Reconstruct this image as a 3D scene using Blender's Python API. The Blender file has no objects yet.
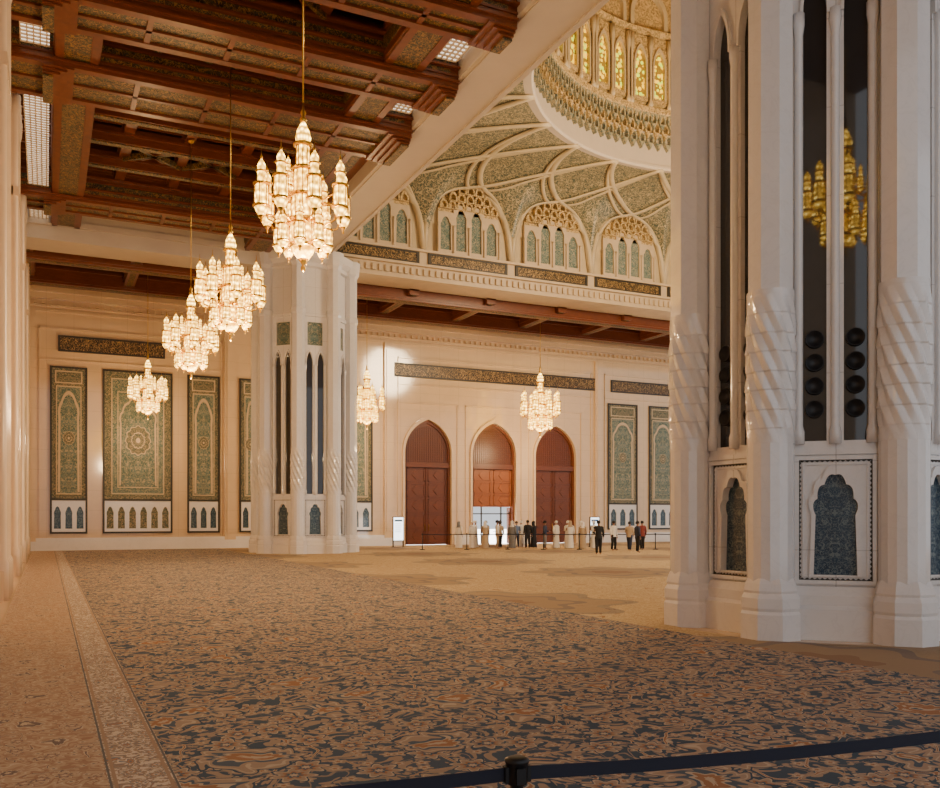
import bpy, math, random
from mathutils import Vector, Matrix
from mathutils.geometry import tessellate_polygon
random.seed(4)
SC = bpy.context.scene
COL = SC.collection
PI = math.pi

# ------------------------------------------------------------------ materials
def new_mat(name):
    m = bpy.data.materials.new(name); m.use_nodes = True
    nt = m.node_tree
    return m, nt, nt.nodes['Principled BSDF']

def setin(nt, sock, v):
    if isinstance(v, bpy.types.NodeSocket): nt.links.new(v, sock)
    elif isinstance(v, (tuple, list)):
        sock.default_value = tuple(v) + ((1.0,) if len(v) == 3 and sock.type == 'RGBA' else ())
    else: sock.default_value = v

def M(nt, op, a, b=0.0, c=None):
    n = nt.nodes.new('ShaderNodeMath'); n.operation = op
    setin(nt, n.inputs[0], a); setin(nt, n.inputs[1], b)
    if c is not None: setin(nt, n.inputs[2], c)
    return n.outputs[0]

def MIX(nt, f, a, b):
    n = nt.nodes.new('ShaderNodeMix'); n.data_type = 'RGBA'
    setin(nt, n.inputs[0], f); setin(nt, n.inputs[6], a); setin(nt, n.inputs[7], b)
    return n.outputs[2]

def COORD(nt, loc=(0, 0, 0), scale=(1, 1, 1), mirror=False):
    tc = nt.nodes.new('ShaderNodeTexCoord'); o = tc.outputs['Object']
    if mirror:
        v = nt.nodes.new('ShaderNodeVectorMath'); v.operation = 'ABSOLUTE'
        nt.links.new(o, v.inputs[0]); o = v.outputs[0]
    mp = nt.nodes.new('ShaderNodeMapping')
    mp.inputs['Location'].default_value = loc; mp.inputs['Scale'].default_value = scale
    nt.links.new(o, mp.inputs[0]); return mp.outputs[0]

def NOISE(nt, co, scale, detail=2, dist=0.0):
    n = nt.nodes.new('ShaderNodeTexNoise'); nt.links.new(co, n.inputs['Vector'])
    n.inputs['Scale'].default_value = scale; n.inputs['Detail'].default_value = detail
    n.inputs['Distortion'].default_value = dist
    return n.outputs['Fac']

def VOR(nt, co, scale, feat='F1', rnd=1.0, dim='3D'):
    n = nt.nodes.new('ShaderNodeTexVoronoi'); n.voronoi_dimensions = dim; n.feature = feat
    nt.links.new(co, n.inputs['Vector']); n.inputs['Scale'].default_value = scale
    n.inputs['Randomness'].default_value = rnd
    return n.outputs['Distance']

def FLOWER(nt, co, scale, R, petals, amp=.2, rnd=.85):
    """distance from the nearest flower centre, in units of a petal outline"""
    n = nt.nodes.new('ShaderNodeTexVoronoi'); n.voronoi_dimensions = '2D'
    nt.links.new(co, n.inputs['Vector']); n.inputs['Scale'].default_value = scale; n.inputs['Randomness'].default_value = rnd
    v = nt.nodes.new('ShaderNodeVectorMath'); v.operation = 'SUBTRACT'
    nt.links.new(co, v.inputs[0]); nt.links.new(n.outputs['Position'], v.inputs[1])
    s = nt.nodes.new('ShaderNodeSeparateXYZ'); nt.links.new(v.outputs[0], s.inputs[0])
    p = nt.nodes.new('ShaderNodeSeparateXYZ'); nt.links.new(n.outputs['Position'], p.inputs[0])
    r = M(nt, 'SQRT', M(nt, 'ADD', M(nt, 'POWER', M(nt, 'ABSOLUTE', s.outputs[0]), 2.0), M(nt, 'POWER', M(nt, 'ABSOLUTE', s.outputs[1]), 2.0)))
    a = M(nt, 'ADD', M(nt, 'ARCTAN2', s.outputs[1], s.outputs[0]), M(nt, 'MULTIPLY', p.outputs[0], 17.0))
    k = M(nt, 'MULTIPLY_ADD', M(nt, 'COSINE', M(nt, 'MULTIPLY', a, float(petals))), amp, 1.0)
    return M(nt, 'DIVIDE', r, M(nt, 'MULTIPLY', k, R))

def LT(nt, a, t): return M(nt, 'LESS_THAN', a, t)

def BUMP(nt, b, h, strength=.3, dist=.02):
    n = nt.nodes.new('ShaderNodeBump'); n.inputs['Strength'].default_value = strength
    n.inputs['Distance'].default_value = dist
    nt.links.new(h, n.inputs['Height']); nt.links.new(n.outputs[0], b.inputs['Normal'])

def marble(name, c, rough=.22, var=.06, joints=None, spec=.5, vein=0.0):
    m, nt, b = new_mat(name)
    co = COORD(nt)
    n = NOISE(nt, co, .9, 6, 1.2)
    c2 = tuple(x * (1 - var * 3) for x in c)
    f = M(nt, 'MULTIPLY', M(nt, 'SUBTRACT', n, .35), 1.4)
    col = MIX(nt, f, c, c2)
    if vein:
        vn = NOISE(nt, co, 1.6, 5, 2.0)
        vm = M(nt, 'MULTIPLY', M(nt, 'SUBTRACT', 1.0, M(nt, 'MINIMUM', 1.0, M(nt, 'MULTIPLY', M(nt, 'ABSOLUTE', M(nt, 'SUBTRACT', vn, .5)), 28.0))), vein)
        col = MIX(nt, vm, col, tuple(x * .55 for x in c))
    if joints:
        sep = nt.nodes.new('ShaderNodeSeparateXYZ'); nt.links.new(co, sep.inputs[0])
        j1 = LT(nt, M(nt, 'FRACT', M(nt, 'DIVIDE', sep.outputs[joints[0]], joints[1])), .012)
        j2 = LT(nt, M(nt, 'FRACT', M(nt, 'DIVIDE', sep.outputs[2], joints[2])), .012)
        j = M(nt, 'MULTIPLY', M(nt, 'MAXIMUM', j1, j2), .45)
        col = MIX(nt, j, col, tuple(x * .5 for x in c))
    nt.links.new(col, b.inputs['Base Color'])
    b.inputs['Roughness'].default_value = rough
    b.inputs['Specular IOR Level'].default_value = spec
    return m

def wood(name, c, rough=.4):
    m, nt, b = new_mat(name)
    co = COORD(nt, scale=(1.2, 1.2, 6))
    n = NOISE(nt, co, 2.5, 4, .8)
    col = MIX(nt, n, tuple(x * .5 for x in c), tuple(min(1, x * 1.5) for x in c))
    nt.links.new(col, b.inputs['Base Color']); b.inputs['Roughness'].default_value = rough
    return m

def arabesque(name, bg, vine, flower, scale=1.0, rough=.5, vw=.03, fr=.28, mirror=False, bg2=None, metal=0.0, loc=(3.3, 1.7, 5.1), coords=(1, 1, 1), spec=.5):
    m, nt, b = new_mat(name)
    co = COORD(nt, loc=loc, mirror=mirror, scale=coords)
    n1 = NOISE(nt, co, 1.5 * scale, 1.0, .9)
    v1 = LT(nt, M(nt, 'ABSOLUTE', M(nt, 'SUBTRACT', n1, .5)), vw)
    n2 = NOISE(nt, co, 3.1 * scale, 1.0, .5)
    v2 = LT(nt, M(nt, 'ABSOLUTE', M(nt, 'SUBTRACT', n2, .46)), vw * .8)
    vo = VOR(nt, co, 1.9 * scale)
    base = bg
    if bg2:
        nb = M(nt, 'GREATER_THAN', NOISE(nt, co, .9 * scale, 1.0), .52)
        base = MIX(nt, nb, bg, bg2)
    col = MIX(nt, v2, base, vine)
    col = MIX(nt, v1, col, vine)
    col = MIX(nt, LT(nt, vo, fr), col, flower)
    col = MIX(nt, LT(nt, vo, fr * .72), col, base)
    col = MIX(nt, LT(nt, vo, fr * .45), col, vine)
    nt.links.new(col, b.inputs['Base Color'])
    b.inputs['Roughness'].default_value = rough; b.inputs['Metallic'].default_value = metal
    b.inputs['Specular IOR Level'].default_value = spec
    return m

def carpet_mat(name, bg, bg2, tan, orange, cream, S=1.0, edges=None, med=None, stem=1.0):
    m, nt, b = new_mat(name)
    co = COORD(nt)
    dn = nt.nodes.new('ShaderNodeTexNoise'); nt.links.new(co, dn.inputs['Vector']); dn.inputs['Scale'].default_value = 2.0 * S
    dn.inputs['Detail'].default_value = 1
    vm = nt.nodes.new('ShaderNodeVectorMath'); vm.operation = 'MULTIPLY_ADD'
    nt.links.new(dn.outputs['Color'], vm.inputs[0]); vm.inputs[1].default_value = (.7 / S,) * 3
    nt.links.new(co, vm.inputs[2]); cw = vm.outputs[0]
    col = MIX(nt, NOISE(nt, co, .5 * S, 2), bg, bg2)
    e1 = VOR(nt, cw, 1.5 * S, 'DISTANCE_TO_EDGE', 1.0, '2D')
    e2 = VOR(nt, cw, 3.4 * S, 'DISTANCE_TO_EDGE', 1.0, '2D')
    lf = FLOWER(nt, cw, 6.5 * S, .048 / S, 2, .6, 1.0)
    col = MIX(nt, LT(nt, lf, 1.0), col, tan)
    col = MIX(nt, M(nt, 'MULTIPLY', LT(nt, e2, .022 * stem), .8), col, tan)
    col = MIX(nt, LT(nt, e1, .030 * stem), col, cream)
    col = MIX(nt, LT(nt, e1, .013 * stem), col, orange)
    f3 = FLOWER(nt, co, 4.2 * S, .062 / S, 5, .25)
    col = MIX(nt, LT(nt, f3, 1.0), col, tan); col = MIX(nt, LT(nt, f3, .62), col, cream); col = MIX(nt, LT(nt, f3, .3), col, orange)
    f2 = FLOWER(nt, co, 1.8 * S, .15 / S, 7, .24, 1.0)
    for t, c in ((1.12, bg), (1.0, cream), (.86, tan), (.55, orange), (.4, bg2), (.22, cream)):
        col = MIX(nt, LT(nt, f2, t), col, c)
    f1 = FLOWER(nt, cw, .85 * S, .33 / S, 9, .17, 1.0)
    for t, c in ((1.1, bg), (1.0, tan), (.88, cream), (.8, tan), (.62, bg2), (.46, cream), (.36, orange), (.15, cream)):
        col = MIX(nt, LT(nt, f1, t), col, c)
    if med:
        fm = FLOWER(nt, co, .115, 2.7, 8, .12, .15)
        for t, c in ((1.1, med[0]), (.98, med[1]), (.7, med[0]), (.6, med[1]), (.3, med[2])):
            col = MIX(nt, M(nt, 'MULTIPLY', LT(nt, fm, t), .55), col, c)
    if edges:
        sp = nt.nodes.new('ShaderNodeSeparateXYZ'); nt.links.new(co, sp.inputs[0])
        for x0, w, c in edges:
            col = MIX(nt, LT(nt, M(nt, 'ABSOLUTE', M(nt, 'SUBTRACT', sp.outputs[0], x0)), w), col, c)
    nt.links.new(col, b.inputs['Base Color'])
    b.inputs['Roughness'].default_value = .95
    b.inputs['Specular IOR Level'].default_value = .2
    BUMP(nt, b, NOISE(nt, co, 60, 2), .4, .01)
    return m

def plain(name, c, rough=.5, metal=0.0, em=None, es=0.0):
    m, nt, b = new_mat(name)
    n = NOISE(nt, COORD(nt), 6, 2)
    nt.links.new(MIX(nt, n, tuple(x * .88 for x in c), tuple(min(1, x * 1.08) for x in c)), b.inputs['Base Color'])
    b.inputs['Roughness'].default_value = rough; b.inputs['Metallic'].default_value = metal
    if em: b.inputs['Emission Color'].default_value = tuple(em) + (1,); b.inputs['Emission Strength'].default_value = es
    return m

def crystal(name, strength):
    m, nt, b = new_mat(name)
    co = COORD(nt, scale=(1, 1, .7))
    vo = VOR(nt, co, 13)
    wv = nt.nodes.new('ShaderNodeTexWave'); wv.bands_direction = 'Z'; wv.inputs['Scale'].default_value = 2.6
    nt.links.new(co, wv.inputs[0])
    f = M(nt, 'MULTIPLY', M(nt, 'MULTIPLY_ADD', wv.outputs['Fac'], .7, .3), M(nt, 'POWER', M(nt, 'MAXIMUM', 0.0, M(nt, 'SUBTRACT', 1.15, vo)), 2.0))
    b.inputs['Base Color'].default_value = (.6, .42, .12, 1); b.inputs['Roughness'].default_value = .2
    nt.links.new(MIX(nt, f, (1, .46, .01), (1, .76, .22)), b.inputs['Emission Color'])
    nt.links.new(M(nt, 'MULTIPLY_ADD', f, strength, strength * .05), b.inputs['Emission Strength'])
    return m

WALL = marble('cream_marble_wall', (.74, .545, .34), .085, .035, (0, 1.5, 1.2), .9)
WALLL = marble('cream_marble_side', (.72, .53, .35), .2, .04)
WHITE = marble('white_marble', (.79, .765, .755), .10, .035, (0, 1.9, 1.45), .8, .10)
WHITES = marble('white_marble_polished', (.79, .765, .755), .10, .03, None, .8, .10)
WHITEH = marble('white_marble_honed', (.80, .765, .745), .5, .03, None, .2, .10)
BEAMW = marble('pale_plaster', (.58, .49, .39), .5, .03)
CREAM = marble('carved_cream_stone', (.62, .48, .31), .45, .08)
DARKTRIM = plain('dark_bronze_line', (.035, .028, .02), .4)
GOLD = plain('gilded_brass', (.66, .40, .08), .28, 1.0)
WOOD = wood('red_brown_timber', (.165, .042, .011), .3)
WOODD = wood('dark_timber', (.06, .018, .007), .5)
DOORW = wood('carved_door_wood', (.145, .038, .009), .35)
GILT = arabesque('gilded_painted_timber', (.040, .028, .012), (.30, .16, .04), (.11, .10, .04), 3.4, .45, .030, .24, bg2=(.050, .050, .026))
GREEN = arabesque('green_mosaic_tile', (.095, .155, .14), (.42, .36, .25), (.25, .30, .24), 3.4, .45, .024, .2, mirror=True, bg2=(.13, .195, .18), spec=.12)
GREEN2 = arabesque('brown_green_mosaic', (.10, .12, .095), (.36, .29, .18), (.06, .11, .10), 4.2, .45, .035, .26, mirror=True, spec=.12)
BLUET = arabesque('blue_mosaic_tile', (.020, .050, .09), (.14, .19, .21), (.02, .035, .06), 8.0, .15, .035, .30, mirror=True)
VAULT = arabesque('vault_mosaic', (.075, .095, .068), (.46, .37, .21), (.28, .21, .11), 2.5, .4, .036, .28, bg2=(.105, .115, .075))
VAULTR = marble('vault_rib_stone', (.60, .48, .29), .4, .08)
MUQ = arabesque('gilded_muqarnas', (.24, .16, .06), (.66, .47, .22), (.48, .36, .16), 3.0, .35, .06, .35)
TEAL = arabesque('grey_gold_glazed_tile', (.12, .165, .15), (.46, .38, .22), (.26, .28, .21), 3.5, .3, .05, .3)
INSC = arabesque('gold_script_on_dark', (.016, .012, .008), (.44, .27, .09), (.20, .12, .05), 5.2, .35, .026, .07, coords=(1, 1, .55))
GLASS = plain('dark_reflective_glass', (.030, .027, .025), .03)
GLASS.node_tree.nodes['Principled BSDF'].inputs['Specular IOR Level'].default_value = .75
BLACK = plain('matt_black', (.006, .006, .008), .5)
NAVY = plain('navy_webbing', (.008, .011, .028), .7)
CRYS = crystal('lit_crystal', 15.0)
GRILLE = plain('white_light_grille', (.8, .8, .75), .5, 0, (1, .93, .82), 1.4)
C_BLUE = carpet_mat('blue_floral_carpet', (.042, .074, .112), (.078, .108, .145), (.35, .255, .19), (.34, .17, .09), (.48, .38, .28), .98, stem=.9)
C_BEIGE = carpet_mat('beige_floral_carpet', (.43, .30, .155), (.48, .35, .19), (.54, .40, .23), (.33, .19, .08), (.57, .44, .28), 1.0, None, ((.12, .12, .14), (.40, .27, .15), (.22, .12, .08)))
C_PINK = carpet_mat('rose_floral_carpet', (.34, .20, .135), (.38, .24, .17), (.46, .33, .23), (.18, .13, .12), (.54, .42, .31), 1.5)
C_BORD = carpet_mat('border_carpet', (.60, .50, .40), (.62, .52, .42), (.33, .23, .17), (.40, .21, .12), (.17, .18, .20), 2.4,
                    ((.435, .009, (.14, .13, .13)), (.47, .014, (.36, .24, .17)), (.885, .009, (.14, .13, .13)), (.85, .014, (.36, .24, .17))))

def stained(name):
    m, nt, b = new_mat(name)
    co = COORD(nt)
    f = VOR(nt, co, 4.0); g = M(nt, 'GREATER_THAN', f, .5)
    f2 = M(nt, 'GREATER_THAN', NOISE(nt, co, 3, 1), .52)
    c = MIX(nt, f2, (1, .58, .01), (.55, .72, .04)); c = MIX(nt, g, c, (.2, .11, .01))
    nt.links.new(c, b.inputs['Base Color']); nt.links.new(c, b.inputs['Emission Color'])
    b.inputs['Emission Strength'].default_value = 1.6  # emission stands in for daylight coming through the glass
    return m
STAIN = stained('yellow_stained_glass')

# ------------------------------------------------------------------ mesh builder
class MB:
    def __init__(s): s.v = []; s.f = []; s.m = []; s.sm = []
    def add(s, vs, fs, mi=0, T=None, smooth=False):
        o = len(s.v)
        for v in vs:
            v = Vector(v); s.v.append(tuple(T @ v) if T else tuple(v))
        for f in fs: s.f.append([i + o for i in f]); s.m.append(mi); s.sm.append(smooth)
    def box(s, x0, x1, y0, y1, z0, z1, mi=0, T=None):
        vs = [(x0, y0, z0), (x1, y0, z0), (x1, y1, z0), (x0, y1, z0), (x0, y0, z1), (x1, y0, z1), (x1, y1, z1), (x0, y1, z1)]
        s.add(vs, [(3, 2, 1, 0), (4, 5, 6, 7), (0, 1, 5, 4), (1, 2, 6, 5), (2, 3, 7, 6), (3, 0, 4, 7)], mi, T)
    def lathe(s, prof, seg=16, cx=0, cy=0, mi=0, ph=0.0, smooth=True, T=None, fn=None):
        vs = []; fs = []
        for k, (r, z) in enumerate(prof):
            for i in range(seg):
                a = ph + 2 * PI * i / seg
                rr = r * (fn(a, z) if fn else 1)
                vs.append((cx + rr * math.cos(a), cy + rr * math.sin(a), z))
        for k in range(len(prof) - 1):
            for i in range(seg):
                j = (i + 1) % seg
                fs.append((k * seg + i, k * seg + j, (k + 1) * seg + j, (k + 1) * seg + i))
        if prof[0][0] > 1e-4: fs.append(tuple(range(seg - 1, -1, -1)))
        if prof[-1][0] > 1e-4: fs.append(tuple((len(prof) - 1) * seg + i for i in range(seg)))
        s.add(vs, fs, mi, T, smooth)
    def plate(s, loops, y0, y1, mi=0, T=None, side=None):
        pl = [[Vector((x, 0, z)) for x, z in lp] for lp in loops]
        tris = tessellate_polygon([[Vector((p.x, p.z, 0)) for p in lp] for lp in pl])
        flat = [p for lp in pl for p in lp]; n = len(flat)
        s.add([(p.x, y0, p.z) for p in flat], [tuple(t) for t in tris], mi, T)
        o = 0; fs = []
        for lp in pl:
            k = len(lp)
            for i in range(k):
                j = (i + 1) % k
                fs.append((o + i, o + j, n + o + j, n + o + i))
            o += k
        s.add([(p.x, y0, p.z) for p in flat] + [(p.x, y1, p.z) for p in flat], fs, mi if side is None else side, T)
    def tube(s, pts, rad, seg=8, mi=0, T=None, smooth=True, cap=True):
        pts = [Vector(p) for p in pts]; n = len(pts)
        if not isinstance(rad, list): rad = [rad] * n
        vs = []; fs = []
        for i, p in enumerate(pts):
            d = (pts[min(i + 1, n - 1)] - pts[max(i - 1, 0)]).normalized()
            up = Vector((0, 0, 1)) if abs(d.z) < .9 else Vector((0, 1, 0))
            a = d.cross(up).normalized(); b = a.cross(d)
            r = rad[i]; rx, ry = r if isinstance(r, tuple) else (r, r)
            for k in range(seg):
                t = 2 * PI * k / seg + PI / seg
                vs.append(p + a * rx * math.cos(t) + b * ry * math.sin(t))
        for i in range(n - 1):
            for k in range(seg):
                j = (k + 1) % seg
                fs.append((i * seg + k, i * seg + j, (i + 1) * seg + j, (i + 1) * seg + k))
        if cap: fs += [tuple(range(seg - 1, -1, -1)), tuple((n - 1) * seg + k for k in range(seg))]
        s.add(vs, fs, mi, T, smooth)
    def mesh(s, name, mats):
        me = bpy.data.meshes.new(name); me.from_pydata(s.v, [], s.f)
        for m in (mats if isinstance(mats, (list, tuple)) else [mats]): me.materials.append(m)
        me.polygons.foreach_set('material_index', s.m)
        me.polygons.foreach_set('use_smooth', s.sm)
        me.update(); return me
    def build(s, name, mats, parent=None, label=None, category=None, structure=False, group=None, loc=None, rz=0):
        return put(name, s.mesh(name, mats), parent, label, category, structure, group, loc, rz)

def put(name, data, parent=None, label=None, category=None, structure=False, group=None, loc=None, rz=0):
    o = bpy.data.objects.new(name, data); COL.objects.link(o)
    if parent: o.parent = parent
    if label: o['label'] = label
    if category: o['category'] = category
    if structure: o['kind'] = 'structure'
    if group: o['group'] = group
    if loc: o.location = loc
    o.rotation_euler = (0, 0, rz)
    return o

TR = [0]
def trim(mb, mats, label, category='trim'):
    TR[0] += 1
    return mb.build('trim_%d' % TR[0], mats, label=label, category=category, structure=True)

def arch(cx, w, z0, zs, za, n=10, e=.3):
    E = e * w; R = w / 2 + E; a1 = math.acos(E / R); H = math.sqrt(R * R - E * E)
    right = [(cx - E + R * math.cos(a1 * i / n), zs + (za - zs) * R * math.sin(a1 * i / n) / H) for i in range(n + 1)]
    left = [(2 * cx - x, z) for x, z in right]
    return [(cx - w / 2, z0)] + left + right[::-1][1:] + [(cx + w / 2, z0)]

def foil(cx, w, z0, zs, za, lobes=3, amp=.09):
    n = 8 * lobes; pts = arch(cx, w, z0, zs, za, n)
    out = []
    for i, (x, z) in enumerate(pts):
        if 1 <= i < len(pts) - 1:
            t = (i - 1) / n; k = abs(math.sin(PI * lobes * (t if t <= 1 else 2 - t)))
            dx = x - cx; dz = z - zs + .3 * w; L = math.hypot(dx, dz) or 1
            s = amp * w * (k - .6); x += dx / L * s; z += dz / L * s
        out.append((x, z))
    return out

def rect(x0, x1, z0, z1): return [(x0, z0), (x1, z0), (x1, z1), (x0, z1)]
def saw(x0, x1, z0, z1, n1, n2, d):
    P = []
    for (a, b, n, nx, nz) in (((x0, z0), (x1, z0), n1, 0, 1), ((x1, z0), (x1, z1), n2, -1, 0), ((x1, z1), (x0, z1), n1, 0, -1), ((x0, z1), (x0, z0), n2, 1, 0)):
        for i in range(n):
            for t, o in ((i / n, 0), ((i + .5) / n, d)):
                P.append((a[0] + (b[0] - a[0]) * t + nx * o, a[1] + (b[1] - a[1]) * t + nz * o))
    return P

# ------------------------------------------------------------------ camera
cam = bpy.data.cameras.new('camera'); co = bpy.data.objects.new('camera', cam); COL.objects.link(co)
cam.sensor_width = 36; cam.lens = 880 / 940 * 36; cam.shift_y = 123 / 940; cam.clip_end = 400
co.location = (0, 0, 2.0); co.rotation_euler = (math.radians(90), 0, math.radians(-25.72))
SC.camera = co

# ------------------------------------------------------------------ floor and carpets
mb = MB(); mb.box(-3, 54, -8, 58.6, -.3, 0)
mb.build('floor', [WALLL], label='pale stone floor slab under the prayer carpets', category='floor', structure=True)
PIERS = [(13.2, 11.95), (13.2, 49.1)]
def carpet(x0, x1, y0, y1, z, mat, label, holes=False):
    b = MB()
    loops = [rect(x0, x1, y0, y1)]
    if holes:
        for px, py in PIERS:
            loops.append([(px + 3.14 * math.cos(PI / 8 + k * PI / 4), py + 3.14 * math.sin(PI / 8 + k * PI / 4)) for k in range(8)])
    b.plate(loops, -z, 0, T=Matrix.Rotation(-PI / 2, 4, 'X'))
    b.build('carpet', [mat], label=label, category='carpet')
carpet(-.74, .42, -6, 57, .014, C_PINK, 'rose and tan floral carpet beside the side wall')
carpet(.42, .90, -6, 57, .016, C_BORD, 'narrow cream border carpet strip with small flowers')
carpet(.90, 9.8, -6, 57, .018, C_BLUE, 'dark blue hand-woven carpet with tan vines and flowers')
carpet(9.8, 52, -6, 57, .015, C_BEIGE, 'golden beige carpet with floral medallions under the dome', True)

# ------------------------------------------------------------------ walls
DW = 3.6; DC = [24.6, 29.9, 35.2]
out = [(-2.4, 0)]
for c in DC: out += arch(c, DW, 0, 6.6, 8.95, 12, .22)
out += [(53, 0), (53, 16.8), (-2.4, 16.8)]
mb = MB(); mb.plate([out], 58.0, 58.6)
mb.build('wall_far', [WALL], label='polished cream marble wall with three arched doorways', category='wall', structure=True)
mb = MB(); mb.box(-2.4, -2.0, -6, 58, 0, 18.6)
mb.build('wall_left', [WALLL], label='cream marble side wall behind engaged piers', category='wall', structure=True)
mb = MB()
for (z0, z1, d) in ((14.2, 14.35, .08), (14.5, 14.62, .12), (14.95, 15.3, .3), (15.3, 15.6, .45)):
    mb.box(-2, 53, 58 - d, 58.0, z0, z1)
x = -1.9
while x < 52.8:
    mb.box(x, x + .16, 57.82, 58.0, 14.64, 14.85); x += .42
trim(mb, [WALL], 'cream dentilled marble cornice along the wall top', 'cornice')
mb = MB(); xs = [-2, DC[0] - 2.0, DC[0] + 2.0, DC[1] - 2.0, DC[1] + 2.0, DC[2] - 2.0, DC[2] + 2.0, 53]
for i in range(0, 8, 2):
    mb.box(xs[i], xs[i + 1], 57.75, 58, 0, .55); mb.box(xs[i], xs[i + 1], 57.82, 58, .55, .75)
mb.build('baseboard_far', [WHITES], label='white marble plinth course at the foot of the wall', category='baseboard', structure=True)
mb = MB()
for x in (-.9, 10.7, 13.2, 21.6, 39.1, 47.6):
    mb.box(x - .35, x + .35, 57.8, 58, .5, 14.2); mb.box(x - .22, x + .22, 57.74, 57.9, 1, 13.7)
for x0, x1 in ((-.4, 10.2), (22.3, 38.5), (39.7, 47.1)):
    for r in ((x0, x1, 13.2, 13.3), (x0, x1, 11.35, 11.42), (x0, x0 + .08, .8, 13.3), (x1 - .08, x1, .8, 13.3)):
        mb.box(r[0], r[1], 57.92, 58, r[2], r[3])
for c in DC:
    o1 = arch(c, DW + .35, 0, 6.65, 9.2, 12, .22); i1 = arch(c, DW, 0, 6.6, 8.95, 12, .22)
    mb.plate([o1 + i1[::-1]], 57.85, 58)
    for r in ((c - 2.35, c + 2.35, 10.05, 10.13), (c - 2.35, c - 2.28, .8, 10.13), (c + 2.28, c + 2.35, .8, 10.13)):
        mb.box(r[0], r[1], 57.93, 58, r[2], r[3])
trim(mb, [WALL], 'flat cream marble pilasters and door surround mouldings', 'moulding')

# ------------------------------------------------------------------ doors
def door(n, c, opened):
    b = MB()
    b.plate([arch(c, DW, 0, 6.6, 8.95, 12, .22) + [(c + DW / 2 - .16, 0)] + arch(c, DW - .32, 0, 6.6, 8.72, 12, .22)[::-1] + [(c - DW / 2 + .16, 0)]], 58.15, 58.5)
    root = b.build('door_%d' % n, [DOORW], label='tall arched door of carved red-brown timber' + (' standing open to daylight' if opened else ', closed'), category='door', structure=True)
    b = MB(); w = DW - .3
    b.plate([arch(c, w, 5.85, 6.6, 8.74, 12, .22)], 58.28, 58.4)
    for i in range(-9, 10):
        x = c + i * .17
        h = 6.6 + 1.9 * math.sqrt(max(0, 1 - (i / 9.6) ** 2))
        b.box(x - .018, x + .018, 58.24, 58.28, 5.9, h)
    for k in range(15):
        z = 6.05 + k * .17; hw = (w / 2) * math.sqrt(max(0, 1 - max(0, (z - 6.6) / 2.2) ** 2)) - .03
        if hw > 0: b.box(c - hw, c + hw, 58.24, 58.28, z - .018, z + .018)
    b.build('tympanum', [DOORW], root, label='lattice screen of turned timber')
    b = MB(); b.box(c - w / 2, c + w / 2, 58.1, 58.4, 5.6, 5.9); b.box(c - w / 2, c + w / 2, 58.05, 58.2, 5.55, 5.62)
    b.build('transom', [DOORW], root)
    z0 = 2.75 if opened else .02
    b = MB()
    for s in (-1, 1):
        xa, xb = (c + .002, c + w / 2) if s > 0 else (c - w / 2, c - .002)
        L = MB() if not opened else b
        L.box(xa, xb, 58.3, 58.4, z0, 5.6)
        nz = 3 if opened else 5; hh = (5.5 - z0) / nz
        for k in range(nz):
            a = z0 + .12 + k * hh
            for r in ((xa + .12, xb - .12, a, a + .07), (xa + .12, xb - .12, a + hh - .2, a + hh - .13), (xa + .12, xa + .2, a, a + hh - .13), (xb - .2, xb - .12, a, a + hh - .13)):
                L.box(r[0], r[1], 58.24, 58.3, r[2], r[3])
            mx = (xa + xb) / 2; mz = a + hh / 2 - .06
            L.plate([[(mx - .3, mz), (mx, mz - .32), (mx + .3, mz), (mx, mz + .32)]], 58.25, 58.3)
        if not opened:
            if s > 0: L.box(c - .05, c + .05, 58.22, 58.3, z0, 5.55)
            lf = L.build('leaf', [DOORW], root)
            h = MB(); hx = c + s * .15
            h.tube([(hx, 58.24, 1.0), (hx, 58.17, 1.05), (hx, 58.17, 1.45), (hx, 58.24, 1.5)], .02, 8)
            h.build('handle', [GOLD], lf)
    if opened:
        b.build('overpanel', [plain('lit_carved_wood', (.30, .09, .02), .4)], root, label='carved panel coloured as lit, over the open passage')  # light on this panel is put into a brighter wood colour
        for s in (-1, 1):
            L = MB(); xx = c + s * (w / 2 - .05)
            L.box(xx - .05, xx + .05, 58.4, 58.9, .03, 2.7)
            L.box(xx - s * .08 - .02, xx - s * .08 + .02, 58.5, 58.8, .3, 2.4)
            lf = L.build('leaf', [DOORW], root)
        L = MB()
        for xx in (-.82, .82): L.box(c + xx - .05, c + xx + .05, 58.42, 58.5, 0, 2.75)
        L.box(c - w / 2, c + w / 2, 58.42, 58.5, 2.2, 2.28)
        L.build('glazing_bar', [DARKTRIM], root)
for i, c in enumerate(DC): door(i + 1, c, i == 1)
mb = MB(); mb.box(10, 80, 58.6, 130, -.3, -.02)
mb.build('courtyard_paving', [plain('sunlit_stone', (.9, .88, .85), .8)], label='sunlit pale stone paving outside the open door', category='ground', structure=True)

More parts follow.
